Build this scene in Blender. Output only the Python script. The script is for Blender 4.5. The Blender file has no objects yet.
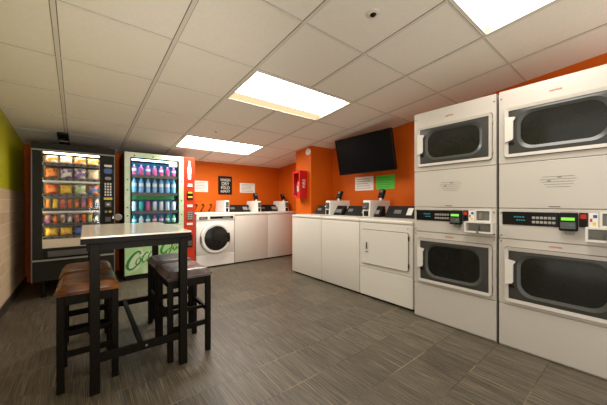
import bpy, bmesh, math, random
from mathutils import Vector, Matrix
random.seed(7)
S = bpy.context.scene
COL = S.collection
PI = math.pi

# ---------------------------------------------------------------- camera
CAM_H = 1.12
YAW = math.atan2(218.5, 273.0)
cd = bpy.data.cameras.new('camera'); cam = bpy.data.objects.new('camera', cd); COL.objects.link(cam)
cam.location = (0, 0, CAM_H); cam.rotation_euler = (PI/2, 0, -YAW)
cd.sensor_fit = 'HORIZONTAL'; cd.sensor_width = 36.0; cd.lens = 36.0*273.0/607.0; cd.clip_start = .02
S.camera = cam
# ---------------------------------------------------------------- world / exposure
W = bpy.data.worlds.new('world'); S.world = W; W.use_nodes = True
W.node_tree.nodes['Background'].inputs[0].default_value = (1, .94, .84, 1)
W.node_tree.nodes['Background'].inputs[1].default_value = 0.95
vs = S.view_settings
vs.view_transform = 'Standard'; vs.look = 'None'; vs.gamma = 1; vs.use_curve_mapping = False
vs.exposure = 0.35
TROFFER = 11.0            # strength of the ceiling troffers
LIGHT_COL = (1.0, .95, .87)
# fill spot added behind the camera to brighten the ceiling, no real fixture
sl = bpy.data.lights.new('ceiling_fill_spot', 'SPOT'); sl.energy = 100; sl.color = (1, .95, .88); sl.spot_size = math.radians(64); sl.spot_blend = 1; sl.shadow_soft_size = .3
so = bpy.data.objects.new('ceiling_fill_spot', sl); COL.objects.link(so); so.location = (.35, -.25, .85)
so.rotation_euler = (Vector((.45, 5.0, 2.45))-so.location).to_track_quat('-Z', 'Y').to_euler()

# ---------------------------------------------------------------- materials
def new_mat(name):
    m = bpy.data.materials.new(name); m.use_nodes = True
    nt = m.node_tree; return m, nt, nt.nodes['Principled BSDF']
def mat(name, col, rough=.5, metal=0, var=.06, scale=6., bump=0., bscale=60., coat=0, spec=.5, stretch=None):
    m, nt, b = new_mat(name); N = nt.nodes; L = nt.links
    tc = N.new('ShaderNodeTexCoord'); mp = N.new('ShaderNodeMapping'); L.new(tc.outputs['Object'], mp.inputs[0])
    if stretch: mp.inputs['Scale'].default_value = stretch
    nz = N.new('ShaderNodeTexNoise'); nz.inputs['Scale'].default_value = scale; nz.inputs['Detail'].default_value = 3
    L.new(mp.outputs[0], nz.inputs[0])
    mx = N.new('ShaderNodeMix'); mx.data_type = 'RGBA'
    c = list(col)
    mx.inputs[6].default_value = [max(0, v*(1-var)) for v in c]+[1]
    mx.inputs[7].default_value = [min(1, v*(1+var)) for v in c]+[1]
    L.new(nz.outputs[0], mx.inputs[0]); L.new(mx.outputs[2], b.inputs['Base Color'])
    b.inputs['Roughness'].default_value = rough; b.inputs['Metallic'].default_value = metal
    b.inputs['Coat Weight'].default_value = coat; b.inputs['Specular IOR Level'].default_value = spec
    if bump:
        n2 = N.new('ShaderNodeTexNoise'); n2.inputs['Scale'].default_value = bscale; L.new(mp.outputs[0], n2.inputs[0])
        bp = N.new('ShaderNodeBump'); bp.inputs['Strength'].default_value = bump; bp.inputs['Distance'].default_value = .004
        L.new(n2.outputs[0], bp.inputs['Height']); L.new(bp.outputs[0], b.inputs['Normal'])
    return m
def two_tone(name, c1, c2, scale=12., rough=.35, thr=.5, metal=0, stretch=None):
    m, nt, b = new_mat(name); N = nt.nodes; L = nt.links
    tc = N.new('ShaderNodeTexCoord'); mp = N.new('ShaderNodeMapping'); L.new(tc.outputs['Object'], mp.inputs[0])
    if stretch: mp.inputs['Scale'].default_value = stretch
    nz = N.new('ShaderNodeTexNoise'); nz.inputs['Scale'].default_value = scale; nz.inputs['Detail'].default_value = 2
    L.new(mp.outputs[0], nz.inputs[0])
    cr = N.new('ShaderNodeValToRGB'); cr.color_ramp.elements[0].position = thr-.05; cr.color_ramp.elements[1].position = thr+.05
    cr.color_ramp.elements[0].color = list(c1)+[1]; cr.color_ramp.elements[1].color = list(c2)+[1]
    L.new(nz.outputs[0], cr.inputs[0]); L.new(cr.outputs[0], b.inputs['Base Color'])
    b.inputs['Roughness'].default_value = rough; b.inputs['Metallic'].default_value = metal
    return m
def emit(name, col, s):
    m = bpy.data.materials.new(name); m.use_nodes = True; nt = m.node_tree
    nt.nodes.clear(); e = nt.nodes.new('ShaderNodeEmission'); o = nt.nodes.new('ShaderNodeOutputMaterial')
    e.inputs[0].default_value = list(col)+[1]; e.inputs[1].default_value = s; nt.links.new(e.outputs[0], o.inputs[0]); return m
def glass_pane(name, tint=(1, 1, 1), refl=.12):
    m = bpy.data.materials.new(name); m.use_nodes = True; nt = m.node_tree; N = nt.nodes; N.clear(); L = nt.links
    t = N.new('ShaderNodeBsdfTransparent'); t.inputs[0].default_value = list(tint)+[1]
    g = N.new('ShaderNodeBsdfGlossy'); g.inputs['Roughness'].default_value = .03
    lw = N.new('ShaderNodeLayerWeight'); lw.inputs[0].default_value = refl
    mx = N.new('ShaderNodeMixShader'); o = N.new('ShaderNodeOutputMaterial')
    L.new(lw.outputs['Fresnel'], mx.inputs[0]); L.new(t.outputs[0], mx.inputs[1]); L.new(g.outputs[0], mx.inputs[2]); L.new(mx.outputs[0], o.inputs[0])
    return m

def floor_mat():
    m, nt, b = new_mat('linear_tile_floor'); N = nt.nodes; L = nt.links
    tc = N.new('ShaderNodeTexCoord')
    mp = N.new('ShaderNodeMapping'); mp.inputs['Location'].default_value = (-.155, -.115, 0); L.new(tc.outputs['Object'], mp.inputs[0])
    def brick(mortar):
        br = N.new('ShaderNodeTexBrick'); br.offset = .5; br.squash = 1
        br.inputs['Scale'].default_value = 1; br.inputs['Brick Width'].default_value = .305; br.inputs['Row Height'].default_value = .305
        br.inputs['Mortar Size'].default_value = mortar; br.inputs['Mortar Smooth'].default_value = .2
        br.inputs['Color1'].default_value = (0, 0, 0, 1); br.inputs['Color2'].default_value = (1, 1, 1, 1); br.inputs['Mortar'].default_value = (.5, .5, .5, 1)
        L.new(mp.outputs[0], br.inputs[0]); return br
    br = brick(.0024)
    # streaks running away from the camera, along Y, shifted per tile
    sep = N.new('ShaderNodeSeparateColor'); L.new(br.outputs['Color'], sep.inputs[0])
    ml = N.new('ShaderNodeMath'); ml.operation = 'MULTIPLY'; ml.inputs[1].default_value = 9.7; L.new(sep.outputs[0], ml.inputs[0])
    cb = N.new('ShaderNodeCombineXYZ'); L.new(ml.outputs[0], cb.inputs[2])
    m2 = N.new('ShaderNodeMapping'); m2.inputs['Scale'].default_value = (300, 4.0, 1); L.new(tc.outputs['Object'], m2.inputs[0])
    ad = N.new('ShaderNodeVectorMath'); ad.operation = 'ADD'; L.new(m2.outputs[0], ad.inputs[0]); L.new(cb.outputs[0], ad.inputs[1])
    nz = N.new('ShaderNodeTexNoise'); nz.inputs['Scale'].default_value = 1; nz.inputs['Detail'].default_value = 3; nz.inputs['Roughness'].default_value = .6
    L.new(ad.outputs[0], nz.inputs[0])
    cr = N.new('ShaderNodeValToRGB'); e = cr.color_ramp.elements
    e[0].position = .36; e[0].color = (.034, .027, .017, 1); e[1].position = .68; e[1].color = (.200, .162, .108, 1)
    k = e.new(.5); k.color = (.086, .071, .048, 1)
    L.new(nz.outputs[0], cr.inputs[0])
    # tile to tile tone
    rm = N.new('ShaderNodeMapRange'); rm.inputs[3].default_value = .80; rm.inputs[4].default_value = 1.12; L.new(sep.outputs[0], rm.inputs[0])
    tone = N.new('ShaderNodeVectorMath'); tone.operation = 'SCALE'; L.new(cr.outputs[0], tone.inputs[0]); L.new(rm.outputs[0], tone.inputs['Scale'])
    mx = N.new('ShaderNodeMix'); mx.data_type = 'RGBA'
    gn = N.new('ShaderNodeTexNoise'); gn.inputs['Scale'].default_value = 2.3; L.new(tc.outputs['Object'], gn.inputs[0])
    gc = N.new('ShaderNodeValToRGB'); gc.color_ramp.elements[0].position = .38; gc.color_ramp.elements[1].position = .52
    gc.color_ramp.elements[0].color = (.26, .195, .11, 1); gc.color_ramp.elements[1].color = (.040, .031, .021, 1); L.new(gn.outputs[0], gc.inputs[0])
    L.new(br.outputs['Fac'], mx.inputs[0]); L.new(tone.outputs[0], mx.inputs[6]); L.new(gc.outputs[0], mx.inputs[7])
    L.new(mx.outputs[2], b.inputs['Base Color'])
    rr = N.new('ShaderNodeMapRange'); rr.inputs[3].default_value = .38; rr.inputs[4].default_value = .55; L.new(nz.outputs[0], rr.inputs[0]); L.new(rr.outputs[0], b.inputs['Roughness'])
    bp = N.new('ShaderNodeBump'); bp.inputs['Strength'].default_value = .25; bp.inputs['Distance'].default_value = .002; L.new(nz.outputs[0], bp.inputs['Height']); L.new(bp.outputs[0], b.inputs['Normal'])
    return m
def block_mat():
    m, nt, b = new_mat('beige_block_tile'); N = nt.nodes; L = nt.links
    tc = N.new('ShaderNodeTexCoord'); sp = N.new('ShaderNodeSeparateXYZ'); cb = N.new('ShaderNodeCombineXYZ')
    L.new(tc.outputs['Object'], sp.inputs[0]); L.new(sp.outputs[1], cb.inputs[0]); L.new(sp.outputs[2], cb.inputs[1])
    br = N.new('ShaderNodeTexBrick'); br.offset = .5
    br.inputs['Scale'].default_value = 1; br.inputs['Brick Width'].default_value = .32; br.inputs['Row Height'].default_value = .128
    br.inputs['Mortar Size'].default_value = .005
    br.inputs['Color1'].default_value = (.60, .44, .27, 1); br.inputs['Color2'].default_value = (.70, .53, .33, 1); br.inputs['Mortar'].default_value = (.80, .66, .46, 1)
    L.new(cb.outputs[0], br.inputs[0]); L.new(br.outputs[0], b.inputs['Base Color']); b.inputs['Roughness'].default_value = .45
    bp = N.new('ShaderNodeBump'); bp.invert = True; bp.inputs['Strength'].default_value = .5; bp.inputs['Distance'].default_value = .004
    L.new(br.outputs['Fac'], bp.inputs['Height']); L.new(bp.outputs[0], b.inputs['Normal'])
    return m
def leather_mat(name, c1, c2):
    m = two_tone(name, c1, c2, 7, .28, .5); b = m.node_tree.nodes['Principled BSDF']
    cr = [n for n in m.node_tree.nodes if n.type == 'VALTORGB'][0]; cr.color_ramp.elements[0].position = .3; cr.color_ramp.elements[1].position = .7
    b.inputs['Specular IOR Level'].default_value = .3
    return m

M = dict(
    floor=floor_mat(), block=block_mat(),
    tile=mat('ceiling_tile', (.86, .80, .70), .9, var=.05, scale=40, bump=.3, bscale=220),
    tbar=mat('ceiling_bar', (.72, .66, .57), .6), slit=mat('ceiling_gap', (.12, .10, .075), .8),
    orange=mat('orange_paint', (.64, .115, .004), .6, spec=.2, var=.05, scale=1.5),
    green=mat('lime_paint', (.50, .50, .006), .5, var=.05, scale=1.5),
    cream=mat('cream_paint', (.55, .50, .40), .6),
    base=mat('dark_baseboard', (.035, .028, .022), .5),
    enamel=mat('white_enamel', (.53, .485, .425), .32, var=.02, scale=3, coat=.2),
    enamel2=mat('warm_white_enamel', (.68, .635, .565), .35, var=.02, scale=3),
    doorw=mat('white_door_plastic', (.68, .64, .57), .3, var=.02),
    black=mat('black_plastic', (.013, .012, .011), .55, spec=.15), gloss=mat('gloss_black', (.007, .007, .007), .15, spec=.25),
    greyp=mat('grey_plastic', (.085, .085, .078), .42, var=.12, scale=3), plate=mat('window_plate_grey', (.040, .040, .036), .35, var=.15, scale=3), bezel=mat('window_bezel_grey', (.060, .060, .055), .28, var=.1), greyd=mat('bezel_grey', (.14, .14, .13), .35, var=.1),
    drum=mat('dark_drum_glass', (.012, .012, .010), .12, var=.5, scale=9, spec=.4),
    steel=mat('brushed_steel', (.55, .53, .49), .3, 1, var=.1, scale=30), silver=mat('silver_trim', (.26, .25, .22), .5),
    wood=mat('black_stained_wood', (.008, .006, .004), .5, spec=.08, var=.35, scale=14, stretch=(6, 6, .7)),
    top=mat('cream_laminate_top', (.80, .72, .60), .16, var=.04, scale=25),
    seat=leather_mat('brown_leather_painted_sheen', (.05, .016, .006), (.28, .10, .025)),  # orange noise patches put a reflection on the seat into the leather colour
    seat2=leather_mat('dark_purple_brown_leather', (.035, .022, .020), (.14, .10, .09)),
    white=mat('white_plastic', (.85, .83, .78), .4), paper=mat('white_paper', (.82, .79, .73), .8),
    greenp=mat('green_paper', (.10, .55, .05), .8), ink=mat('grey_ink', (.25, .23, .2), .9), chalk=mat('chalk_white', (.8, .74, .66), .8),
    red=mat('red_panel', (.62, .035, .008), .4, spec=.3), redbox=mat('fire_red', (.60, .008, .012), .3, coat=.4), redink=mat('red_ink', (.55, .03, .02), .6),
    vend=mat('charcoal_cabinet', (.022, .021, .016), .5, spec=.12, var=.12, scale=4), vendin=mat('warm_white_liner', (.80, .70, .52), .6),
    tray=mat('dark_tray', (.045, .040, .034), .45), price=mat('tray_edge_strip', (.10, .09, .075), .4),
    mint=two_tone('pale_green_graphic', (.42, .68, .30), (.68, .82, .55), 3.5, .35, .5), mintframe=two_tone('pale_green_frame', (.55, .70, .45), (.72, .78, .62), 5, .35, .5),
    greenink=mat('green_script', (.02, .26, .03), .5), coolin=mat('blue_liner', (.05, .26, .50), .5), darkside=mat('dark_brown_side', (.028, .014, .010), .5),
    screen=mat('screen_black', (.002, .002, .0025), .3, spec=.12), yellow=mat('yellow_sticker', (.75, .55, .03), .5), blue=mat('blue_display', (.03, .09, .30), .2),
    key=mat('silver_key', (.42, .40, .36), .4, .5), lcd=emit('green_lcd', (.25, .75, .08), 1.0), cyan=emit('cyan_digits', (.05, .35, .38), .6),
    led=emit('warm_led', (1, .84, .58), 10.0), ledcool=emit('cool_led', (.38, .74, 1.0), 11.0), redled=emit('red_led', (.6, .06, .03), .6),
    tanglow=emit('browned_cover', (.98, .74, .42), .85), diff_a=emit('troffer_diffuser_near', LIGHT_COL, TROFFER*.85), diff_c=emit('troffer_diffuser_far', LIGHT_COL, TROFFER*1.7), diff=emit('troffer_diffuser', LIGHT_COL, TROFFER), tan=mat('troffer_side', (.62, .46, .24), .6),
    pane=glass_pane('clear_pane'), shade=glass_pane('dark_pane', (.25, .25, .24), .2),
)

# ---------------------------------------------------------------- mesh helpers
def bx(bm, x0, x1, y0, y1, z0, z1, bev=0, seg=2, mi=0):
    vs_ = [bm.verts.new(p) for p in ((x0,y0,z0),(x1,y0,z0),(x1,y1,z0),(x0,y1,z0),(x0,y0,z1),(x1,y0,z1),(x1,y1,z1),(x0,y1,z1))]
    fs = [bm.faces.new([vs_[i] for i in f]) for f in ((3,2,1,0),(4,5,6,7),(0,1,5,4),(1,2,6,5),(2,3,7,6),(3,0,4,7))]
    for f in fs: f.material_index = mi
    if bev:
        es = list({e for f in fs for e in f.edges})
        bmesh.ops.bevel(bm, geom=es, offset=bev, segments=seg, affect='EDGES', profile=.5)
    return bm
def box(*a, **k): return bx(bmesh.new(), *a, **k)
def rrect(x0, x1, z0, z1, r, n=5):
    pts = []
    for cx, cz, a0 in ((x1-r, z0+r, -PI/2), (x1-r, z1-r, 0), (x0+r, z1-r, PI/2), (x0+r, z0+r, PI)):
        for i in range(n+1):
            a = a0+PI/2*i/n; pts.append((cx+r*math.cos(a), cz+r*math.sin(a)))
    return pts
def circ(cx, cz, r, n=40, a0=0): return [(cx+r*math.cos(a0+2*PI*i/n), cz+r*math.sin(a0+2*PI*i/n)) for i in range(n)]
def prism(bm, pts, y0, y1):
    """outline in x,z extruded in y (front y0 < y1)"""
    a = [bm.verts.new((x, y0, z)) for x, z in pts]; b = [bm.verts.new((x, y1, z)) for x, z in pts]
    bm.faces.new(a); bm.faces.new(b[::-1]); n = len(pts)
    for i in range(n): bm.faces.new((a[i], b[i], b[(i+1) % n], a[(i+1) % n]))
    return bm
def ring(bm, outer, inner, y0, y1, yin=None):
    """frame with a hole; yin lets the inner front edge sit deeper (bevelled)"""
    n = len(outer); yi = y0 if yin is None else yin
    oa = [bm.verts.new((x, y0, z)) for x, z in outer]; ia = [bm.verts.new((x, yi, z)) for x, z in inner]
    ob = [bm.verts.new((x, y1, z)) for x, z in outer]; ib = [bm.verts.new((x, y1, z)) for x, z in inner]
    for i in range(n):
        j = (i+1) % n
        bm.faces.new((oa[i], oa[j], ia[j], ia[i])); bm.faces.new((oa[j], oa[i], ob[i], ob[j]))
        bm.faces.new((ia[i], ia[j], ib[j], ib[i])); bm.faces.new((ob[i], ib[i], ib[j], ob[j]))
    return bm
def lathe(bm, prof, c=(0, 0, 0), n=20, axis='z'):
    rings = []
    for r, h in prof:
        row = []
        for i in range(n):
            a = 2*PI*i/n; u, v = r*math.cos(a), r*math.sin(a)
            p = (u, v, h) if axis == 'z' else (u, h, v) if axis == 'y' else (h, u, v)
            row.append(bm.verts.new((p[0]+c[0], p[1]+c[1], p[2]+c[2])))
        rings.append(row)
    for a, b in zip(rings, rings[1:]):
        for i in range(n): bm.faces.new((a[i], a[(i+1) % n], b[(i+1) % n], b[i]))
    bm.faces.new(rings[0][::-1]); bm.faces.new(rings[-1])
    return bm
def tube(bm, pts, r, n=8):
    P = [Vector(p) for p in pts]; rings = []
    for i, p in enumerate(P):
        d = (P[min(i+1, len(P)-1)]-P[max(i-1, 0)]).normalized()
        up = Vector((0, 0, 1)) if abs(d.z) < .9 else Vector((1, 0, 0))
        a = d.cross(up).normalized(); b = d.cross(a)
        rr = r[i] if isinstance(r, (list, tuple)) else r
        rings.append([bm.verts.new(p+rr*(math.cos(2*PI*k/n)*a+math.sin(2*PI*k/n)*b)) for k in range(n)])
    for a, b in zip(rings, rings[1:]):
        for i in range(n): bm.faces.new((a[i], a[(i+1) % n], b[(i+1) % n], b[i]))
    bm.faces.new(rings[0][::-1]); bm.faces.new(rings[-1]); return bm
def obj(name, bm, m, parent=None, smooth=False, loc=None):
    bmesh.ops.recalc_face_normals(bm, faces=bm.faces)
    me = bpy.data.meshes.new(name); bm.to_mesh(me); bm.free()
    for mm in (m if isinstance(m, (list, tuple)) else [m]): me.materials.append(mm)
    if smooth:
        for p in me.polygons: p.use_smooth = True
        me.set_sharp_from_angle(angle=math.radians(38))
    o = bpy.data.objects.new(name, me); COL.objects.link(o)
    if parent: o.parent = parent
    if loc: o.location = loc
    return o
def tag(o, label, cat, group=None):
    o['label'] = label; o['category'] = cat
    if group: o['group'] = group
    return o
def thing(name, label, cat, loc=(0, 0, 0), rz=0, group=None):
    o = bpy.data.objects.new(name, None); COL.objects.link(o); o.location = loc; o.rotation_euler = (0, 0, rz)
    return tag(o, label, cat, group)
def struct(name, bm, m): o = obj(name, bm, m); o['kind'] = 'structure'; return o
def copy_tree(o, parent=None):
    c = o.copy(); COL.objects.link(c); c.parent = parent
    for ch in list(o.children): copy_tree(ch, c)
    return c
def text(name, s, size, m, parent, loc, rot=(PI/2, 0, 0), align='CENTER', ext=.0012, sx=1.0):
    cu = bpy.data.curves.new(name, 'FONT'); cu.body = s; cu.size = size; cu.align_x = align; cu.align_y = 'CENTER'; cu.extrude = ext
    t = bpy.data.objects.new(name, cu); COL.objects.link(t); bpy.context.view_layer.update()
    dg = bpy.context.evaluated_depsgraph_get(); me = bpy.data.meshes.new_from_object(t.evaluated_get(dg)); bpy.data.objects.remove(t)
    me.materials.clear(); me.materials.append(m)
    o = bpy.data.objects.new(name, me); COL.objects.link(o); o.parent = parent; o.location = loc; o.rotation_euler = rot; o.scale = (sx, 1, 1)
    return o
def script_stroke(bm, pts, w, y, t=.003):
    """flat brush stroke through points in x,z with varying width"""
    P = [Vector((p[0], p[1])) for p in pts]
    # smooth
    Q = []
    for i in range(len(P)-1):
        p0 = P[max(i-1, 0)]; p1 = P[i]; p2 = P[i+1]; p3 = P[min(i+2, len(P)-1)]
        for k in range(5):
            s = k/5; Q.append(.5*((2*p1)+(p2-p0)*s+(2*p0-5*p1+4*p2-p3)*s*s+(3*p1-p0-3*p2+p3)*s**3))
    Q.append(P[-1]); n = len(Q); L_ = []; R_ = []
    for i, q in enumerate(Q):
        d = (Q[min(i+1, n-1)]-Q[max(i-1, 0)]); d = d.normalized() if d.length > 1e-6 else Vector((1, 0))
        nn = Vector((-d.y, d.x)); ww = w*(.25+.75*math.sin(PI*min(1, max(0, (i+.5)/n))))*.5
        L_.append(q+nn*ww); R_.append(q-nn*ww)
    for i in range(n-1):
        v = [bm.verts.new((c.x, yy, c.y)) for yy in (y, y+t) for c in (L_[i], L_[i+1], R_[i+1], R_[i])]
        for f in ((0,1,2,3),(7,6,5,4),(0,4,5,1),(1,5,6,2),(2,6,7,3),(3,7,4,0)): bm.faces.new([v[k] for k in f])

# ---------------------------------------------------------------- the room
XL, XW, YW, YB = -.66, 3.58, 5.41, -.3
K = .82
CZ0, CS = CAM_H+1.63*K, -.0974
def cz(y): return CZ0+CS*y
struct('floor', box(XL-.1, XW+.1, YB, YW+.1, -.08, 0), M['floor'])
def wallbm(x0, x1, y0, y1, z0=0, h=None):
    """wall whose top follows the sloping ceiling"""
    bm = bmesh.new()
    v = [bm.verts.new(p) for p in ((x0,y0,z0),(x1,y0,z0),(x1,y1,z0),(x0,y1,z0),(x0,y0,h or cz(y0)+.012),(x1,y0,h or cz(y0)+.012),(x1,y1,h or cz(y1)+.012),(x0,y1,h or cz(y1)+.012))]
    for f in ((3,2,1,0),(4,5,6,7),(0,1,5,4),(1,2,6,5),(2,3,7,6),(3,0,4,7)): bm.faces.new([v[i] for i in f])
    return bm
YL = 1.0
struct('wall_left', wallbm(XL-.1, XL, YL, YW), M['green'])
struct('trim_1', box(XL, XL+.012, YL, YW, 0, 1.262), M['block'])
struct('baseboard_left', box(XL+.012, XL+.024, YL, YW, 0, .085), M['base'])
struct('wall_back', wallbm(XL-.1, XW+.1, YW, YW+.1), M['orange'])
struct('wall_right', wallbm(XW, XW+.1, YB, YW), M['orange'])
struct('wall_pillar', wallbm(3.05, XW, 3.60, 4.03), M['orange'])
# ceiling: tiles (holes where troffers sit), bars
T = .782*K
XS = [K*(-.2+.775*n) for n in range(-1, 8)]
YS = [K*(.94+.785*n) for n in range(-6, 8)]
gx = sorted([XL-.09]+[x for x in XS if XL+.02 < x < XW-.02]+[XW+.09]); gy = sorted([YB]+[y for y in YS if YB+.02 < y < YW-.02]+[YW])
LX0, LX1 = K*(-.2+.775*2), K*(-.2+.775*4)
light_rows = [(K*(.94+.785*n), K*(.94+.785*(n+1))) for n in (-1, 2, 5)]
def in_light(x, y): return LX0+.01 < x < LX1-.01 and any(a < y < b for a, b in light_rows)
bm = bmesh.new()
for i in range(len(gx)-1):
    for j in range(len(gy)-1):
        x0, x1, y0, y1 = gx[i], gx[i+1], gy[j], gy[j+1]
        if in_light((x0+x1)/2, (y0+y1)/2): continue
        lo = [bm.verts.new((x, y, cz(y))) for x, y in ((x0,y0),(x1,y0),(x1,y1),(x0,y1))]
        hi = [bm.verts.new((x, y, cz(y)+.015)) for x, y in ((x0,y0),(x1,y0),(x1,y1),(x0,y1))]
        bm.faces.new(lo); bm.faces.new(hi[::-1])
        for a in range(4): bm.faces.new((lo[a], hi[a], hi[(a+1) % 4], lo[(a+1) % 4]))
struct('ceiling', bm, M['tile'])
def slope_box(bm, x0, x1, y0, y1, d0, d1, mi=0):
    v = [bm.verts.new(p) for p in ((x0,y0,cz(y0)-d1),(x1,y0,cz(y0)-d1),(x1,y1,cz(y1)-d1),(x0,y1,cz(y1)-d1),(x0,y0,cz(y0)-d0),(x1,y0,cz(y0)-d0),(x1,y1,cz(y1)-d0),(x0,y1,cz(y1)-d0))]
    for f in ((3,2,1,0),(4,5,6,7),(0,1,5,4),(1,2,6,5),(2,3,7,6),(3,0,4,7)):
        bm.faces.new([v[i] for i in f]).material_index = mi
bm = bmesh.new()
for x in gx[1:-1]:
    for y0, y1 in zip(gy, gy[1:]):
        if in_light(x, (y0+y1)/2): continue
        slope_box(bm, x-.0165, x+.0165, y0, y1, 0, .0015, 1); slope_box(bm, x-.0125, x+.0125, y0, y1, .0015, .006, 0)
for y in gy[1:-1]:
    slope_box(bm, XL-.08, XW+.08, y-.0055, y+.0055, 0, .0012, 1); slope_box(bm, XL-.08, XW+.08, y-.0032, y+.0032, .0012, .004, 0)
struct('trim_2', bm, [M['tbar'], M['slit']])

LN = ['nearest, above the stacked dryers', 'middle one, above the open floor', 'farthest, above the back row of washers']
rows = sorted(light_rows)
for i, (y0, y1) in enumerate(rows):
    t = thing('ceiling_light', 'long white recessed fluorescent ceiling light, '+LN[i], 'ceiling light', (0, 0, 0), 0, 'recessed ceiling lights')
    a, b, c, d = LX0+.014, LX1-.014, y0+.012, y1-.012
    def q(x, y, up): return (x, y, cz(y)+up)
    fr = bmesh.new()
    slope_box(fr, a, b, c, c+.018, -.012, .006); slope_box(fr, a, b, d-.018, d, -.012, .006)
    slope_box(fr, a, a+.018, c+.018, d-.018, -.012, .006); slope_box(fr, b-.018, b, c+.018, d-.018, -.012, .006)
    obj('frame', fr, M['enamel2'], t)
    a += .018; b -= .018; c += .018; d -= .018
    side = bmesh.new()
    lo = [side.verts.new(q(x, y, 0)) for x, y in ((a,c),(b,c),(b,d),(a,d))]
    hi = [side.verts.new(q(x, y, .035)) for x, y in ((a+.01,c+.01),(b-.01,c+.01),(b-.01,d-.01),(a+.01,d-.01))]
    for k in range(4): side.faces.new((lo[k], lo[(k+1) % 4], hi[(k+1) % 4], hi[k]))
    obj('housing', side, M['tan'], t)
    df = bmesh.new()
    df.faces.new([df.verts.new(q(x, y, .034)) for x, y in ((a+.01,c+.01),(b-.01,c+.01),(b-.01,d-.01),(a+.01,d-.01))][::-1])
    obj('diffuser', df, M[('diff_a', 'diff', 'diff_c')[i]], t)
    if i == 1:
        st_ = bmesh.new(); st_.faces.new([st_.verts.new(q(x, y, u)) for x, y, u in ((a+.01,d-.085,.032),(b-.01,d-.085,.032),(b-.001,d-.001,.004),(a+.001,d-.001,.004))][::-1])
        so_ = obj('reflector', st_, M['tanglow'], t); so_['label'] = 'browned edge of the light cover'

# the grid is laid slightly out of square with the walls
for o in bpy.data.objects:
    if o.type == 'MESH' and (o.name in ('ceiling', 'trim_2') or (o.parent and o.parent.name.startswith('ceiling_light'))):
        for v in o.data.vertices: v.co.x -= .0175*(v.co.y-3.28)*min(1, max(0, (2.35-v.co.x)/1.1))
# ceiling gadgets
def ceil_gadget(name, label, cat, x, y, r):
    t = thing(name, label, cat, (x, y, cz(y)))
    t.rotation_euler = (math.atan(CS), 0, 0)
    obj('trim_ring', lathe(bmesh.new(), [(r*.62, -.012), (r, -.008), (r*1.05, -.002), (r, .0)], n=28), M['tbar'], t, True)
    obj('lens', lathe(bmesh.new(), [(0.001, -.024), (r*.3, -.022), (r*.5, -.014), (r*.55, -.0125)], n=24), M['gloss'], t, True)
ceil_gadget('sprinkler_head', 'round white ceiling fitting with dark centre, between the two nearer lights', 'sprinkler', K*1.779, K*1.343, .038)
ceil_gadget('ceiling_sensor', 'tiny dark round ceiling sensor in front of the farthest light', 'sensor', K*1.708, K*4.473, .022)
# dark bracket on the ceiling above the snack machine
t = thing('ceiling_bracket', 'dark metal channels under the ceiling behind the snack machine top', 'bracket', (-.215, 4.92, cz(4.92)))
t.rotation_euler = (math.atan(CS), 0, 0)
for dx, n in ((-.035, 'plate'), (.022, 'channel')):
    obj(n, box(dx-.026, dx+.026, -.32, .40, -.03, .0, bev=.003), M['vend'], t)
obj('crossbar', box(-.055, .04, -.02, .02, -.038, -.0305), M['steel'], t)

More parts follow.
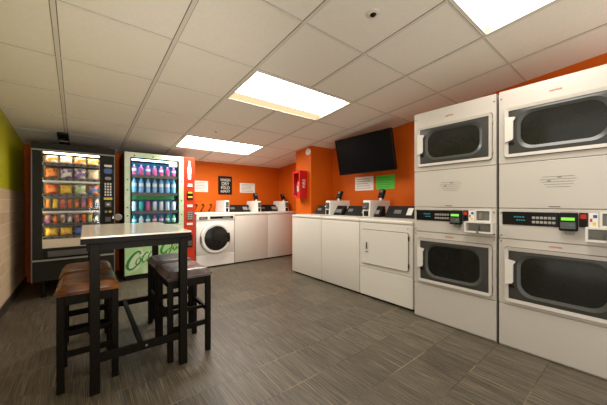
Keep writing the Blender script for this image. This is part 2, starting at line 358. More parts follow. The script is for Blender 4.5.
# ---------------------------------------------------------------- laundry machines
RZ = -PI/2     # front faces the open floor from the right-hand row
def stack_dryer(label, loc):
    w, H, D = .698, 1.99, .85
    t = thing('stacked_dryer', label, 'stacked dryer', loc, RZ, 'stacked dryers along the right wall')
    en = M['enamel']
    obj('body', box(.004, w-.004, .012, D, 0.0, H, bev=.004), en, t)
    fr = bmesh.new()
    # fascia strips and panels with narrow joints between them
    obj('upper_fascia', ring(bmesh.new(), rrect(.003, w-.003, 1.424, H-.001, .006), rrect(.058, w-.043, 1.483, 1.83, .01), 0, .014), en, t)
    obj('service_panel', box(.003, w-.003, 0, .014, 1.078, 1.418, bev=.003), en, t)
    obj('control_fascia', box(.003, w-.003, 0, .014, .842, 1.072, bev=.003), en, t)
    obj('lower_fascia', ring(bmesh.new(), rrect(.003, w-.003, .338, .836, .006), rrect(.058, w-.043, .377, .76, .01), 0, .014), en, t)
    obj('kick_panel', box(.003, w-.003, 0, .014, .012, .330, bev=.003), en, t)
    obj('toe_gap', box(.01, w-.01, .02, .05, 0, .011), M['black'], t)
    def door(z0, z1, nm):
        d = obj(nm, ring(bmesh.new(), rrect(.042, w-.030, z0, z1, .022), rrect(.067, w-.052, z0+.023, z1-.024, .006), -.018, .001, -.013), M['enamel'], t, True)
        obj('shadow_line', ring(bmesh.new(), rrect(.038, w-.026, z0-.004, z1+.004, .024), rrect(.044, w-.032, z0+.002, z1-.002, .022), -.002, .0), M['slit'], d)
        gz0, gz1 = z0+.072, z1-.062
        gl = rrect(.140, w-.120, gz0, gz1, .085, 8); out = rrect(.060, w-.045, z0+.016, z1-.017, .004, 8)
        mid = rrect(.120, w-.098, gz0-.022, gz1+.020, .095, 8)
        obj('window_plate', ring(bmesh.new(), out, mid, -.006, .004, -.012), M['plate'], d, True)
        obj('window_bezel', ring(bmesh.new(), mid, gl, -.013, .004, -.002), M['bezel'], d, True)
        obj('window_glass', prism(bmesh.new(), gl, .001, .006), M['drum'], d)
        # white pull: tab reaching from the left frame over the plate
        zc = (z0+z1)/2+.02
        pts = [(.048, zc-.095), (.094, zc-.082), (.100, zc-.070), (.100, zc+.060), (.112, zc+.078), (.112, zc+.088), (.048, zc+.100)]
        obj('door_handle', prism(bmesh.new(), pts, -.030, -.0185), M['doorw'], d)
        pk = obj('handle_recess', prism(bmesh.new(), rrect(.066, .104, zc-.118, zc-.098, .006), -.0125, -.008), M['black'], d)
        for hz in (z0+.07, z1-.07): obj('hinge', box(w-.030, w-.022, -.012, .0, hz-.022, hz+.022), M['steel'], d)
        return d
    door(1.468, 1.846, 'upper_door'); door(.362, .776, 'lower_door')
    for z in (1.905, .808):
        text('maker_badge', 'MAYTAG', .015, M['redink'], t, (.335, -.0015, z), sx=1.1)
    # faint printed instructions on the service panel
    nt_ = bmesh.new()
    for k, (a, b) in enumerate(((.265, .43), (.25, .44), (.26, .43), (.275, .425), (.285, .41))):
        bx(nt_, a, b, -.001, 0, 1.30-.018*k, 1.303-.018*k)
    bx(nt_, .29, .31, -.0012, 0, 1.268, 1.277); bx(nt_, .345, .365, -.0012, 0, 1.292, 1.30)
    obj('printed_notice', nt_, M['ink'], t)
    obj('notch', box(.30, .36, -.001, 0, 1.088, 1.094), M['slit'], t)
    # controls
    cp = obj('control_panel', box(.026, .352, -.006, .001, .950, 1.050, bev=.003), M['gloss'], t)
    dg = bmesh.new()
    for k in range(4): bx(dg, .10+k*.017, .112+k*.017, -.0075, -.006, 1.008, 1.016); bx(dg, .115+k*.014, .125+k*.014, -.0075, -.006, .985, .992)
    obj('digits', dg, M['cyan'], cp)
    kb = bmesh.new()
    for r_ in range(2):
        for k in range(6): bx(kb, .208+k*.022, .226+k*.022, -.009, -.006, .968+r_*.032, .986+r_*.032, bev=.002, seg=1)
    obj('buttons', kb, M['key'], cp)
    rd = obj('card_reader', box(.358, .448, -.050, .001, .930, 1.052, bev=.006), M['black'], t)
    obj('screen', box(.370, .436, -.052, -.0495, 1.000, 1.020), M['lcd'], rd)
    obj('reader_face', box(.366, .440, -.0515, -.0495, .945, .990), M['greyp'], rd)
    obj('indicator', box(.412, .432, -.0525, -.051, .965, .973), M['cyan'], rd)
    obj('under_bracket', box(.385, .43, -.03, .001, .905, .931, bev=.003), M['silver'], t)
    rr = obj('payment_display', box(.452, .492, -.010, .001, .958, 1.052, bev=.002), M['black'], t); obj('red_digits', box(.458, .486, -.0115, -.0095, 1.012, 1.042), M['redled'], rr)
    st = obj('payment_sticker', box(.496, .538, -.003, .001, .962, 1.050), M['paper'], t)
    obj('red_mark', box(.501, .512, -.0045, -.0029, .995, 1.015), M['redink'], st); obj('blue_mark', box(.515, .533, -.0045, -.0029, 1.02, 1.04), M['blue'], st); obj('yellow_mark', box(.514, .527, -.0045, -.0029, .972, .992), M['yellow'], st)
    # coin slot frame above, coin drawer below
    cs = obj('coin_slot_housing', ring(bmesh.new(), rrect(.544, .664, .962, 1.060, .006), rrect(.556, .652, .972, 1.050, .004), -.012, .001), M['doorw'], t)
    obj('coin_slot_plate', box(.556, .652, -.004, .001, .972, 1.050), M['greyd'], cs)
    obj('coin_slide', box(.575, .60, -.012, -.004, .985, 1.035), M['steel'], cs)
    cb_ = bmesh.new()
    bx(cb_, .486, .690, -.075, .001, .872, .884); bx(cb_, .486, .690, -.075, .001, .952, .962); bx(cb_, .486, .498, -.075, .001, .884, .952); bx(cb_, .678, .690, -.075, .001, .884, .952)
    cdw = obj('coin_drawer', cb_, M['doorw'], t)
    obj('drawer_face', box(.498, .678, -.012, .001, .884, .952), M['silver'], cdw)
    obj('drawer_divider', box(.575, .583, -.060, -.012, .884, .925), M['greyd'], cdw)
    obj('drawer_lock', lathe(bmesh.new(), [(.009, -.082), (.011, -.078), (.011, -.074)], (.588, 0, .878), 14, 'y'), M['steel'], cdw)
    for z in (1.04, .865, 1.93, .82):
        for x in (.018, w-.018): obj('screw', lathe(bmesh.new(), [(.004, -.003), (.006, -.001), (.006, .001)], (x, 0, z), 10, 'y'), M['greyd'], t)
    return t
sd = stack_dryer('tall white stack of two dryers, left one, next to the low single dryer', (2.56, 1.434, 0))
s2 = copy_tree(sd); s2.location = (2.555, .722, 0)
s2['label'] = 'tall white stack of two dryers at the far right, cut off by the photo edge'

def console(t, x0, x1, y, z, h=.145, sk=.10):
    """sloped black control console standing on the deck"""
    bm = bmesh.new()
    pr = [(y, z), (y+.01, z+.02), (y+sk, z+h), (y+sk+.03, z+h), (y+sk+.05, z)]
    a = [bm.verts.new((x0, p[0], p[1])) for p in pr]; b = [bm.verts.new((x1, p[0], p[1])) for p in pr]
    bm.faces.new(a); bm.faces.new(b[::-1])
    for i in range(5): bm.faces.new((a[i], b[i], b[(i+1) % 5], a[(i+1) % 5]))
    c = obj('console', bm, M['black'], t)
    sl = (sk-.01)/(h-.02)
    def on(nm, u0, u1, h0, h1, m):
        q = bmesh.new(); L_ = lambda hh, o: (y+.01+sl*(hh-.02)-o, z+hh+o*.3)
        v = [q.verts.new((u, *L_(hh, o))) for o in (0.0, .004) for u, hh in ((u0,h0),(u1,h0),(u1,h1),(u0,h1))]
        for f in ((3,2,1,0),(4,5,6,7),(0,1,5,4),(1,2,6,5),(2,3,7,6),(3,0,4,7)): q.faces.new([v[i] for i in f])
        obj(nm, q, m, c)
    return c, on
def coin_box(t, x0, x1, y0, y1, z, h=.225):
    bm = bmesh.new()
    pr = [(y0, z), (y0+.012, z+h), (y1-.04, z+h), (y1, z)]
    a = [bm.verts.new((x0, *p)) for p in pr]; b = [bm.verts.new((x1, *p)) for p in pr]
    bm.faces.new(a); bm.faces.new(b[::-1])
    for i in range(4): bm.faces.new((a[i], b[i], b[(i+1) % 4], a[(i+1) % 4]))
    bmesh.ops.bevel(bm, geom=list(bm.edges), offset=.005, segments=2, affect='EDGES')
    c = obj('coin_box', bm, M['white'], t)
    obj('coin_mechanism', box(x0+.018, x1-.018, y0-.016, y0+.01, z+.10, z+.195, bev=.004), M['greyp'], c)
    obj('coin_slide', box(x0+.03, x1-.03, y0-.04, y0-.014, z+.125, z+.14, bev=.003), M['steel'], c)
    obj('coin_vault', box(x0+.022, x1-.022, y0-.008, y0+.012, z+.012, z+.08, bev=.004), M['black'], c)
    return c
def reader_stalk(t, x, y, z):
    """black payment reader tilted on a short stalk"""
    bm = bmesh.new(); bx(bm, -.038, .038, -.028, .028, 0, .135, bev=.006)
    r = obj('card_reader', bm, M['black'], t); r.location = (x, y, z+.03); r.rotation_euler = (math.radians(-24), 0, 0)
    obj('reader_screen', box(-.022, .022, -.0305, -.027, .08, .12), M['greyd'], r)
    s = obj('reader_stalk', box(x-.014, x+.014, y-.012, y+.012, z-.004, z+.045, bev=.003), M['white'], t)

def top_washer(label, loc, rz, cb=(.40, .50), cy=.36, con=(.04, .66), rd=.16, h=.925, w=.690, d=.88):
    t = thing('top_load_washer', label, 'washer', loc, rz, 'white top-loading washers')
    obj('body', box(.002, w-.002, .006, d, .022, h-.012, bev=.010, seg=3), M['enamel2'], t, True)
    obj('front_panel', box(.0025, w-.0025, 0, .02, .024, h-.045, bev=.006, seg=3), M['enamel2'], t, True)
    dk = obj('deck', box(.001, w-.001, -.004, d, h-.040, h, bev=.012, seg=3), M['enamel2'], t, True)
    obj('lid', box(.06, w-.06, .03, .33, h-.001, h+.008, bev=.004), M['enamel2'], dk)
    obj('toe_kick', box(.02, w-.02, .03, d-.03, 0, .024), M['black'], t)
    c, on = console(t, con[0], con[1], .44, h)
    on('display_window', con[0]+.03, con[0]+.12, .06, .10, M['greyd']); on('cycle_label', con[0]+.30, con[0]+.40, .045, .105, M['key']); on('instruction_label', con[0]+.45, con[1]-.03, .04, .09, M['silver'])
    coin_box(t, cb[0], cb[1], cy, d-.02, h)
    if rd is not None: reader_stalk(t, (cb[0]+cb[1])/2, cy+rd, h+.225)
    return t
top_washer('white top-load washer at the left end of the middle row, beside the orange pillar', (2.61, 3.555, 0), RZ, (.395, .495), rd=.25)
top_washer('white top-load washer in the middle row, next to the single dryer', (2.61, 2.861, 0), RZ, (.445, .565), rd=.33)
top_washer('white top-load washer in the back row, next to the front-load washer', (2.131, 4.667, 0), 0, (.575, .665), cy=.20, con=(.10, .55), rd=.13, d=.72)
top_washer('white top-load washer in the back row, farthest from the vending machines', (2.825, 4.667, 0), 0, (.555, .655), cy=.20, con=(.10, .53), rd=.13, d=.72)

# single dryer of the middle row
def single_dryer():
    t = thing('tumble_dryer', 'white single dryer with square solid door, beside the left dryer stack', 'dryer', (2.61, 2.167, 0), RZ)
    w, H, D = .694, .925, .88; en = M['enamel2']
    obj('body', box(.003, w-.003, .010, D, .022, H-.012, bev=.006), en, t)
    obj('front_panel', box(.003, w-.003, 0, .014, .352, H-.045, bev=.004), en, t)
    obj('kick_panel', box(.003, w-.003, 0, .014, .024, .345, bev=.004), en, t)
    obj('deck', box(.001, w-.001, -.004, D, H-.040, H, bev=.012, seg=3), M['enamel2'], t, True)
    obj('toe_kick', box(.02, w-.02, .03, D-.03, 0, .024), M['black'], t)
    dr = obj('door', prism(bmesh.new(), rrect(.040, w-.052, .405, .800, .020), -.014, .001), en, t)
    obj('door_gasket', ring(bmesh.new(), rrect(.034, w-.046, .399, .806, .024), rrect(.041, w-.053, .406, .799, .020), -.004, .001), M['slit'], dr)
    hd = obj('door_handle', box(.112, .124, -.028, -.013, .575, .655, bev=.004), M['greyp'], dr)
    obj('handle_plate', box(.095, .140, -.0155, -.013, .535, .545), M['greyd'], dr)
    for z in (.745, .460): obj('hinge', box(w-.052, w-.042, -.012, .001, z-.022, z+.022), M['black'], dr)
    obj('screw', lathe(bmesh.new(), [(.004, -.003), (.006, -.001), (.006, .001)], (w-.06, 0, .845), 10, 'y'), M['greyd'], t)
    c, on = console(t, .05, .685, .44, H, .150)
    on('display_window', .16, .26, .055, .10, M['greyd']); on('white_button_cover', .34, .41, .04, .125, M['paper']); on('instruction_label', .46, .62, .03, .07, M['silver']); on('dark_window', .43, .60, .085, .12, M['blue'])
    return t
single_dryer()

# front loader
def front_loader():
    t = thing('front_load_washer', 'white front-load washer with round dark door, beside the red vending panel', 'washer', (1.441, 4.667, 0))
    w, H, D = .686, .935, .70; en = M['white']
    obj('body', box(.002, w-.002, .006, D, .02, H-.03, bev=.012, seg=3), en, t, True)
    obj('deck', box(0, w, -.008, D, H-.034, H, bev=.012, seg=3), M['white'], t, True)
    obj('front_panel', box(.004, w-.004, -.004, .012, .232, .812, bev=.008), en, t, True)
    obj('kick_panel', box(.004, w-.004, -.002, .012, .022, .224, bev=.006), en, t)
    fa = obj('control_fascia', box(.004, w-.004, -.012, .012, .818, .900, bev=.006), en, t)
    obj('display_strip', box(.235, .655, -.016, -.010, .836, .880, bev=.003), M['gloss'], fa); obj('program_label', box(.46, .60, -.018, -.015, .848, .868), M['silver'], fa)
    obj('soap_drawer_window', box(.05, .19, -.016, -.010, .832, .878, bev=.004), M['gloss'], fa); obj('soap_drawer_label', box(.07, .17, -.018, -.0155, .845, .866), M['silver'], fa)
    obj('toe_kick', box(.02, w-.02, .03, D-.03, 0, .024), M['black'], t)
    cx, c_z = .335, .505
    d = obj('door_ring', lathe(bmesh.new(), [(.262, -.004), (.268, -.012), (.262, -.040), (.245, -.052), (.212, -.050), (.208, -.030)], (cx, 0, c_z), 56, 'y'), M['white'], t, True)
    obj('shadow_ring', ring(bmesh.new(), circ(cx, c_z, .276, 56), circ(cx, c_z, .264, 56), -.0055, -.0035), M['silver'], d)
    obj('door_glass', lathe(bmesh.new(), [(.211, -.049), (.205, -.056), (.14, -.066), (.07, -.071), (.002, -.073)], (cx, 0, c_z), 48, 'y'), M['drum'], d, True)
    obj('door_handle', prism(bmesh.new(), [(cx+.195, c_z-.075), (cx+.225, c_z-.085), (cx+.236, c_z-.05), (cx+.240, c_z), (cx+.236, c_z+.05), (cx+.225, c_z+.085), (cx+.195, c_z+.075), (cx+.205, c_z)], -.064, -.048), M['black'], d)
    obj('door_hinge', box(cx-.268, cx-.252, -.046, -.01, c_z-.07, c_z+.05, bev=.004), M['greyd'], d)
    coin_box(t, .585, .675, .20, .68, H)
    return t
front_loader()

# hoses standing up behind the front loader
for i, (x, y) in enumerate(((1.66, 5.393), (1.79, 5.393), (1.945, 5.393))):
    pts = [(x-.03, y, .80), (x-.03, y, .93), (x-.02, y, .98), (x+.01, y, 1.02), (x+.03, y, 1.06), (x+.015, y, 1.085), (x-.01, y, 1.07)]
    tag(obj('water_hose', tube(bmesh.new(), pts, .011), M['black'], None, True), 'short curved black hose at the wall behind the front-load washer, %s' % ['left one of three', 'middle one of three', 'beside the coin box'][i], 'hose', 'hoses behind the front-load washer')

# ---------------------------------------------------------------- snack vending machine
SX, SY = -.484, 4.40
t = thing('snack_vending_machine', 'black snack vending machine with lit window full of chip bags', 'vending machine', (SX, SY, 0))
w, H, D = .795, 1.825, .80
cab = bmesh.new()
bx(cab, 0, w, .02, D, .19, .57); bx(cab, 0, w, .02, D, 1.745, H); bx(cab, 0, .055, .02, D, .57, 1.745); bx(cab, .672, w, .02, D, .57, 1.745); bx(cab, .055, .672, .60, D, .57, 1.745)
obj('cabinet', cab, M['vend'], t)
obj('header', box(0, w, -.01, .02, 1.748, H, bev=.004), M['vend'], t)
obj('header_trim', box(0, w, -.014, .0, 1.728, 1.746), M['silver'], t)
obj('door_frame', ring(bmesh.new(), rrect(.008, w-.008, .452, 1.750, .004), rrect(.092, .635, .577, 1.722, .004), 0, .02), M['vend'], t)
for x in (0, w-.010): obj('side_trim', box(x, x+.010, -.006, .02, .19, 1.752), M['greyd'], t)
obj('waist_trim', box(.01, w-.01, -.012, .02, .430, .450), M['silver'], t)
obj('kick_panel', box(.01, w-.01, 0, .02, .195, .428, bev=.003), M['vend'], t)
dd = obj('delivery_door', box(.11, .60, -.008, .001, .460, .560, bev=.004), M['black'], t)
obj('delivery_flap', box(.14, .57, -.012, -.007, .475, .545, bev=.004), M['greyp'], dd)
text('lettering', 'PUSH', .03, M['greyd'], dd, (.36, -.0135, .51))
for x in (.10, .69):
    for y in (.06, .70): obj('foot', lathe(bmesh.new(), [(.028, 0), (.028, .012), (.014, .02), (.014, .19)], (x, y, 0), 14), M['black'], t)
obj('liner', box(.056, .671, .56, .59, .58, 1.74), M['vendin'], t)
for x in (.060, .648): obj('side_lamp', box(x, x+.020, .024, .040, .60, 1.72), M['led'], t)
obj('top_lamp', box(.10, .63, .03, .09, 1.712, 1.735), M['led'], t)
obj('pane', box(.090, .637, .012, .016, .575, 1.740), M['pane'], t)
obj('lower_trim', box(.092, .635, .020, .10, .577, .680), M['vendin'], t)
# shelves: surface height, bag height, count
SH = [(1.600, .095, 4), (1.418, .140, 4), (1.222, .120, 4), (1.048, .125, 8), (.868, .105, 8), (.712, .105, 4)]
for k, (z, bh, n) in enumerate(SH):
    s = obj('shelf', box(.088, .642, .055, .56, z-.018, z), M['tray'], t)
    obj('price_rail', box(.092, .635, .040, .055, z-.034, z+.002), M['price'], s)
    tg = bmesh.new()
    for j in range(n*2): bx(tg, .10+j*.535/(n*2), .10+j*.535/(n*2)+.022, .037, .040, z-.024, z-.008)
    obj('price_tags', tg, M['black'], s)
    if k in (2, 4): obj('light_diffuser', box(.094, .633, .032, .062, z+bh+.022, z+bh+.042), M['white'], s)
cp = obj('keypad_column', box(.665, .775, -.008, .001, .84, 1.63, bev=.003), M['black'], t)
obj('white_label', box(.68, .76, -.012, -.007, 1.585, 1.612), M['paper'], cp)
obj('display', prism(bmesh.new(), rrect(.675, .765, 1.495, 1.565, .03), -.013, -.007), M['blue'], cp)
obj('coin_inlet', prism(bmesh.new(), rrect(.685, .755, 1.415, 1.455, .019), -.014, -.007), M['silver'], cp)
kp = bmesh.new()
for r_ in range(5):
    for c_ in range(3): bx(kp, .682+c_*.027, .702+c_*.027, -.013, -.007, 1.205+r_*.036, 1.233+r_*.036, bev=.003, seg=1)
obj('keypad', kp, M['key'], cp)
obj('yellow_sticker', box(.675, .765, -.012, -.007, 1.155, 1.185), M['yellow'], cp)
obj('bill_slot', box(.685, .755, -.020, -.007, 1.06, 1.13, bev=.006), M['greyp'], cp); obj('bill_light', box(.705, .735, -.0225, -.019, 1.085, 1.105), M['paper'], cp)
obj('coin_return', box(.685, .712, -.014, -.007, .985, 1.015, bev=.003), M['silver'], cp); obj('round_button', lathe(bmesh.new(), [(.014, -.016), (.016, -.007)], (.742, 0, 1.0), 16, 'y'), M['yellow'], cp)
obj('door_lock', box(.69, .75, -.012, -.007, .87, .93, bev=.003), M['greyp'], cp)
lk = obj('lock_hasp', box(.765, .84, -.03, -.008, .905, .945, bev=.004), M['steel'], t)
obj('lock_disc', lathe(bmesh.new(), [(.040, -.052), (.046, -.046), (.046, -.034), (.040, -.030)], (.825, 0, .925), 26, 'y'), M['silver'], lk, True)

def bag(name, label, grp, cx, cy, z, w, h, th, m, tilt=0, tw=0):
    bm = bmesh.new(); nu, nv = 8, 10; F = []; Bk = []
    for s in (-1, 1):
        g = []
        for j in range(nv+1):
            row = []
            for i in range(nu+1):
                u = i/nu*2-1; v = j/nv*2-1
                puff = max(0, 1-abs(u)**3)*max(0, 1-abs(v)**4)
                wob = .0015*math.sin(9*u+5*v+cx*40)*puff
                wd = w/2*(1-.05*math.cos(v*PI/2)**2)
                row.append(bm.verts.new((u*wd+.002*math.sin(v*7), s*(th/2*puff**.6+.0006)+wob, h/2+v*h/2)))
            g.append(row)
        for j in range(nv):
            for i in range(nu):
                bm.faces.new((g[j][i], g[j][i+1], g[j+1][i+1], g[j+1][i]))
        F.append(g)
    a, b = F
    for j in range(nv):
        bm.faces.new((a[j][0], a[j+1][0], b[j+1][0], b[j][0])); bm.faces.new((a[j][nu], b[j][nu], b[j+1][nu], a[j+1][nu]))
    for i in range(nu):
        bm.faces.new((a[0][i], b[0][i], b[0][i+1], a[0][i+1])); bm.faces.new((a[nv][i], a[nv][i+1], b[nv][i+1], b[nv][i]))
    o = obj(name, bm, m, None, True, (cx, cy, z)); o.rotation_euler = (math.radians(tilt), 0, math.radians(tw)); return tag(o, label, 'snack', grp)
CC = dict(orange=(.75, .22, .02), red=(.55, .04, .02), yellow=(.80, .50, .03), white=(.80, .76, .68), purple=(.22, .10, .32), blue=(.02, .16, .50), green=(.35, .55, .25), brown=(.25, .09, .03), pink=(.72, .25, .25), gold=(.62, .36, .04), cream=(.75, .62, .40))
bagmats = {}
def bmat(a, b):
    if (a, b) not in bagmats: bagmats[(a, b)] = two_tone('wrapper_%s_%s' % (a, b), CC[a], CC[b], 26, .3, .5)
    return bagmats[(a, b)]
rowsC = [
    [('orange', 'white'), ('white', 'cream'), ('orange', 'cream'), ('yellow', 'white')],
    [('orange', 'brown'), ('white', 'purple'), ('purple', 'white'), ('cream', 'white')],
    [('orange', 'red'), ('yellow', 'gold'), ('green', 'white'), ('blue', 'orange')],
    [('orange', 'gold'), ('yellow', 'gold'), ('red', 'pink'), ('red', 'orange'), ('orange', 'brown'), ('pink', 'purple'), ('orange', 'red'), ('blue', 'white')],
    [('purple', 'orange'), ('orange', 'red'), ('brown', 'white'), ('white', 'purple'), ('brown', 'pink'), ('red', 'orange'), ('green', 'gold'), ('white', 'blue')],
    [('gold', 'yellow'), ('yellow', 'gold'), ('blue', 'purple'), ('orange', 'yellow')]]
SN = ['top', 'second', 'third', 'fourth', 'fifth', 'bottom']; P4 = ['at the left end', 'second from left', 'third from left', 'at the right end']
P8 = ['at the left end', 'second from left', 'third from left', 'fourth from left', 'fourth from right', 'third from right', 'second from right', 'at the right end']
for k, (z, bh, n) in enumerate(SH):
    for j in range(n):
        c1, c2 = rowsC[k][j]; pitch = .535/n; cx = SX+.10+pitch*(j+.5)
        nm = 'chip_bag' if n == 4 else 'snack_bar'
        what = ('puffy %s and %s chip bag' if n == 4 else 'narrow %s and %s snack packet') % (c1, c2)
        wd = pitch*(.86 if n == 4 else random.uniform(.58, .74)); hh = bh*random.uniform(.92, 1.04)
        bag(nm, '%s %s of the snack machine %s shelf' % (what, P4[j] if n == 4 else P8[j], SN[k]),
            'snacks on the %s shelf' % SN[k], cx, SY+.115, z+.001, wd, hh, .055 if n == 4 else .03, bmat(c1, c2), -2, random.uniform(-6, 6))

# ---------------------------------------------------------------- drink vending machine
DX, DY = .437, 4.60
t = thing('drink_vending_machine', 'tall pale green drink vending machine with glass front and red coin column', 'vending machine', (DX, DY, 0))
w, H, D = .965, 1.845, .76
cab = bmesh.new()
bx(cab, 0, w, .03, D, .05, .60); bx(cab, 0, w, .03, D, 1.775, H); bx(cab, 0, .030, .03, D, .60, 1.775); bx(cab, .76, w, .03, D, .60, 1.775); bx(cab, .030, .76, .60, D, .60, 1.775)
obj('cabinet', cab, M['darkside'], t)
obj('door_frame', ring(bmesh.new(), rrect(0, .795, .79, H, .006), rrect(.075, .715, .80, 1.765, .008), 0, .03), M['mintframe'], t)
obj('window_seal', ring(bmesh.new(), rrect(.070, .722, .792, 1.772, .010), rrect(.088, .704, .812, 1.752, .006), -.004, .006), M['black'], t)
lp = obj('lower_panel', box(0, .795, 0, .03, .075, .57, bev=.004), M['mint'], t)
dl = obj('delivery_bin', box(.0, .795, 0, .03, .572, .788, bev=.003), M['mintframe'], t)
obj('delivery_flap', box(.07, .725, -.006, .001, .585, .70, bev=.004), M['blue'], dl)
obj('base', box(.02, w-.02, .03, D-.02, 0, .07), M['black'], t)
for zc, xs in ((1.80, (.12, .36, .58)), (1.3, (.035,)), (1.05, (.035,)), (.93, (.035, .76)), (1.45, (.035, .76)), (1.15, (.76,))):
    for x in xs: obj('droplet_decal', prism(bmesh.new(), circ(x, zc, .011, 10), -.0015, .001), M['greenink'], t)
# script lettering on the lower panel
sc = bmesh.new()
def st(pts, w_=.018): script_stroke(sc, [(a*.62+.015, b*.42+.12+a*.14) for a, b in pts], w_*.8, -.004)
st([(.28, .56), (.24, .60), (.17, .56), (.08, .42), (.03, .25), (.05, .10), (.13, .06), (.22, .14)], .045)
st([(.22, .62), (.27, .60), (.30, .52), (.26, .50)], .02)
def small_o(x): st([(x+.07, .38), (x+.02, .34), (x, .22), (x+.03, .16), (x+.08, .22), (x+.10, .33), (x+.07, .38), (x+.12, .40)], .022)
def small_c(x): st([(x+.11, .44), (x+.12, .49), (x+.07, .48), (x+.01, .36), (x, .24), (x+.04, .18), (x+.12, .28)], .022)
def small_a(x): st([(x+.10, .46), (x+.05, .46), (x, .34), (x+.02, .25), (x+.07, .30), (x+.12, .48)], .022); st([(x+.12, .48), (x+.10, .32), (x+.13, .27), (x+.19, .36)], .020)
small_o(.20); small_c(.33); small_a(.46)
st([(.55, .16), (.63, .20), (.70, .17)], .02)
st([(.93, .62), (.88, .66), (.80, .60), (.74, .45), (.74, .32), (.80, .28), (.88, .36)], .04)
small_o(.84); st([(.95, .34), (1.02, .60), (1.00, .68), (.97, .55), (.98, .36), (1.02, .34)], .02)
st([(1.10, .46), (1.04, .44), (1.00, .34), (1.04, .28), (1.09, .38), (1.08, .30), (1.14, .34)], .02)
obj('script_lettering', sc, M['greenink'], lp)
# red column
rc = obj('coin_column', box(.798, w, -.004, .03, .075, H, bev=.004), M['red'], t)
bp_ = [(.022, 0), (.026, .03), (.024, .07), (.030, .12), (.031, .16), (.022, .21), (.013, .245), (.011, .29), (.013, .30)]
outl = [(.880+r, 1.49+z) for r, z in bp_]+[(.880-r, 1.49+z) for r, z in bp_[::-1]]
obj('bottle_decal', prism(bmesh.new(), outl, -.007, -.003), M['white'], rc)
def lab(n, a, b, c, d, m): return obj(n, box(a, b, -.010, -.003, c, d, bev=.002), m, rc)
lab('white_label', .855, .925, 1.405, 1.422, M['paper']); lab('white_label', .845, .930, 1.375, 1.393, M['paper'])
bv = lab('bill_validator', .840, .935, 1.165, 1.305, M['black'])
obj('yellow_arrow', box(.855, .925, -.013, -.009, 1.265, 1.295), M['yellow'], bv); obj('yellow_arrow', box(.855, .925, -.013, -.009, 1.195, 1.222), M['yellow'], bv)
lab('white_label', .845, .930, 1.045, 1.085, M['paper'])
kpd = lab('keypad_plate', .840, .935, .83, .985, M['greyp'])
kk = bmesh.new()
for r_ in range(4):
    for c_ in range(3): bx(kk, .852+c_*.027, .870+c_*.027, -.013, -.009, .845+r_*.035, .868+r_*.035)
obj('keys', kk, M['key'], kpd)
lab('white_label', .840, .930, .755, .79, M['paper'])
cr_ = lab('coin_return', .845, .930, .40, .60, M['black']); obj('return_cup', box(.855, .920, -.016, -.009, .42, .50, bev=.003), M['greyp'], cr_)
obj('liner', box(.031, .759, .575, .598, .61, 1.77), M['coolin'], t)
obj('top_lamp', box(.08, .70, .05, .10, 1.742, 1.765), M['ledcool'], t)
for x in (.036, .728): obj('side_lamp', box(x, x+.022, .034, .052, .62, 1.75), M['ledcool'], t)
obj('pane', box(.075, .716, .010, .014, .80, 1.765), M['pane'], t)
obj('sticker', box(.58, .635, .004, .0085, 1.675, 1.745), M['paper'], t); obj('sticker', box(.645, .70, .004, .0085, 1.675, 1.745), M['paper'], t)
DS = [(1.525, .155), (1.265, .225), (.995, .140), (.775, .150)]
for z, h_ in DS:
    s = obj('shelf', box(.062, .718, .06, .56, z-.018, z), M['tray'], t)
    obj('shelf_rail', box(.085, .705, .045, .060, z-.040, z+.004), M['price'], s)
obj('delivery_shelf', box(.09, .70, .20, .50, 1.165, 1.235), M['greenink'], t)
def bottle(h, r, can=False):
    if can: return lathe(bmesh.new(), [(r*.8, 0), (r, .008), (r, h-.014), (r*.82, h-.002), (r*.78, h)], n=14)
    return lathe(bmesh.new(), [(r*.85, 0), (r, .008), (r, h*.28), (r*.9, h*.38), (r, h*.5), (r, h*.66), (r*.6, h*.82), (r*.38, h*.9), (r*.38, h*.93)], n=14)
DC = dict(pink=(.75, .12, .30), blue=(.25, .55, .85), white=(.82, .86, .88), teal=(.05, .50, .42), green=(.12, .42, .10), red=(.65, .05, .08), clear=(.28, .55, .88), purple=(.35, .15, .45))
dm = {k: mat('drink_'+k, v, .2, var=.1, scale=20) for k, v in DC.items()}
rowsD = [(['pink', 'pink', 'pink', 'pink', 'pink', 'pink', 'pink'], 'white', 'pink'), (['clear', 'clear', 'clear', 'clear', 'clear', 'clear', 'clear'], 'green', 'white'),
         (['white', 'teal', 'pink', 'white', 'white', 'white', 'white'], None, 'white'), (['teal', 'white', 'teal', 'pink', 'purple', 'green', 'green'], 'green', 'white')]
P7 = ['at the left end', 'second from left', 'third from left', 'in the middle', 'third from right', 'second from right', 'at the right end']
DN = ['top', 'second', 'third', 'bottom']
for k, (cols, cap, labc) in enumerate(rowsD):
    z, h_ = DS[k]
    for j, c in enumerate(cols):
        can = cap is None
        loc = (DX+.105+.0905*(j+.5)-.02, DY+.12, z)
        t = thing('drink_can' if can else 'drink_bottle', '%s %s %s of the drink machine %s shelf' % ({'clear': 'pale blue'}.get(c, c), 'drink can' if can else 'drink bottle', P7[j], DN[k]), 'can' if can else 'bottle', loc, 0, 'drinks on the %s shelf' % DN[k])
        r = .029 if can else .031
        obj('body', bottle(h_, r, can), dm[c], t, True)
        if can: obj('tab', box(-.008, .008, -.012, .008, h_, h_+.003), M['silver'], t)
        else:
            obj('cap', lathe(bmesh.new(), [(r*.46, h_*.93), (r*.46, h_)], n=12), dm[cap], t)
            obj('label', lathe(bmesh.new(), [(r*1.02, h_*.42), (r*1.02, h_*.64)], n=14), dm[labc if j % 2 or k == 1 else 'white'], t)

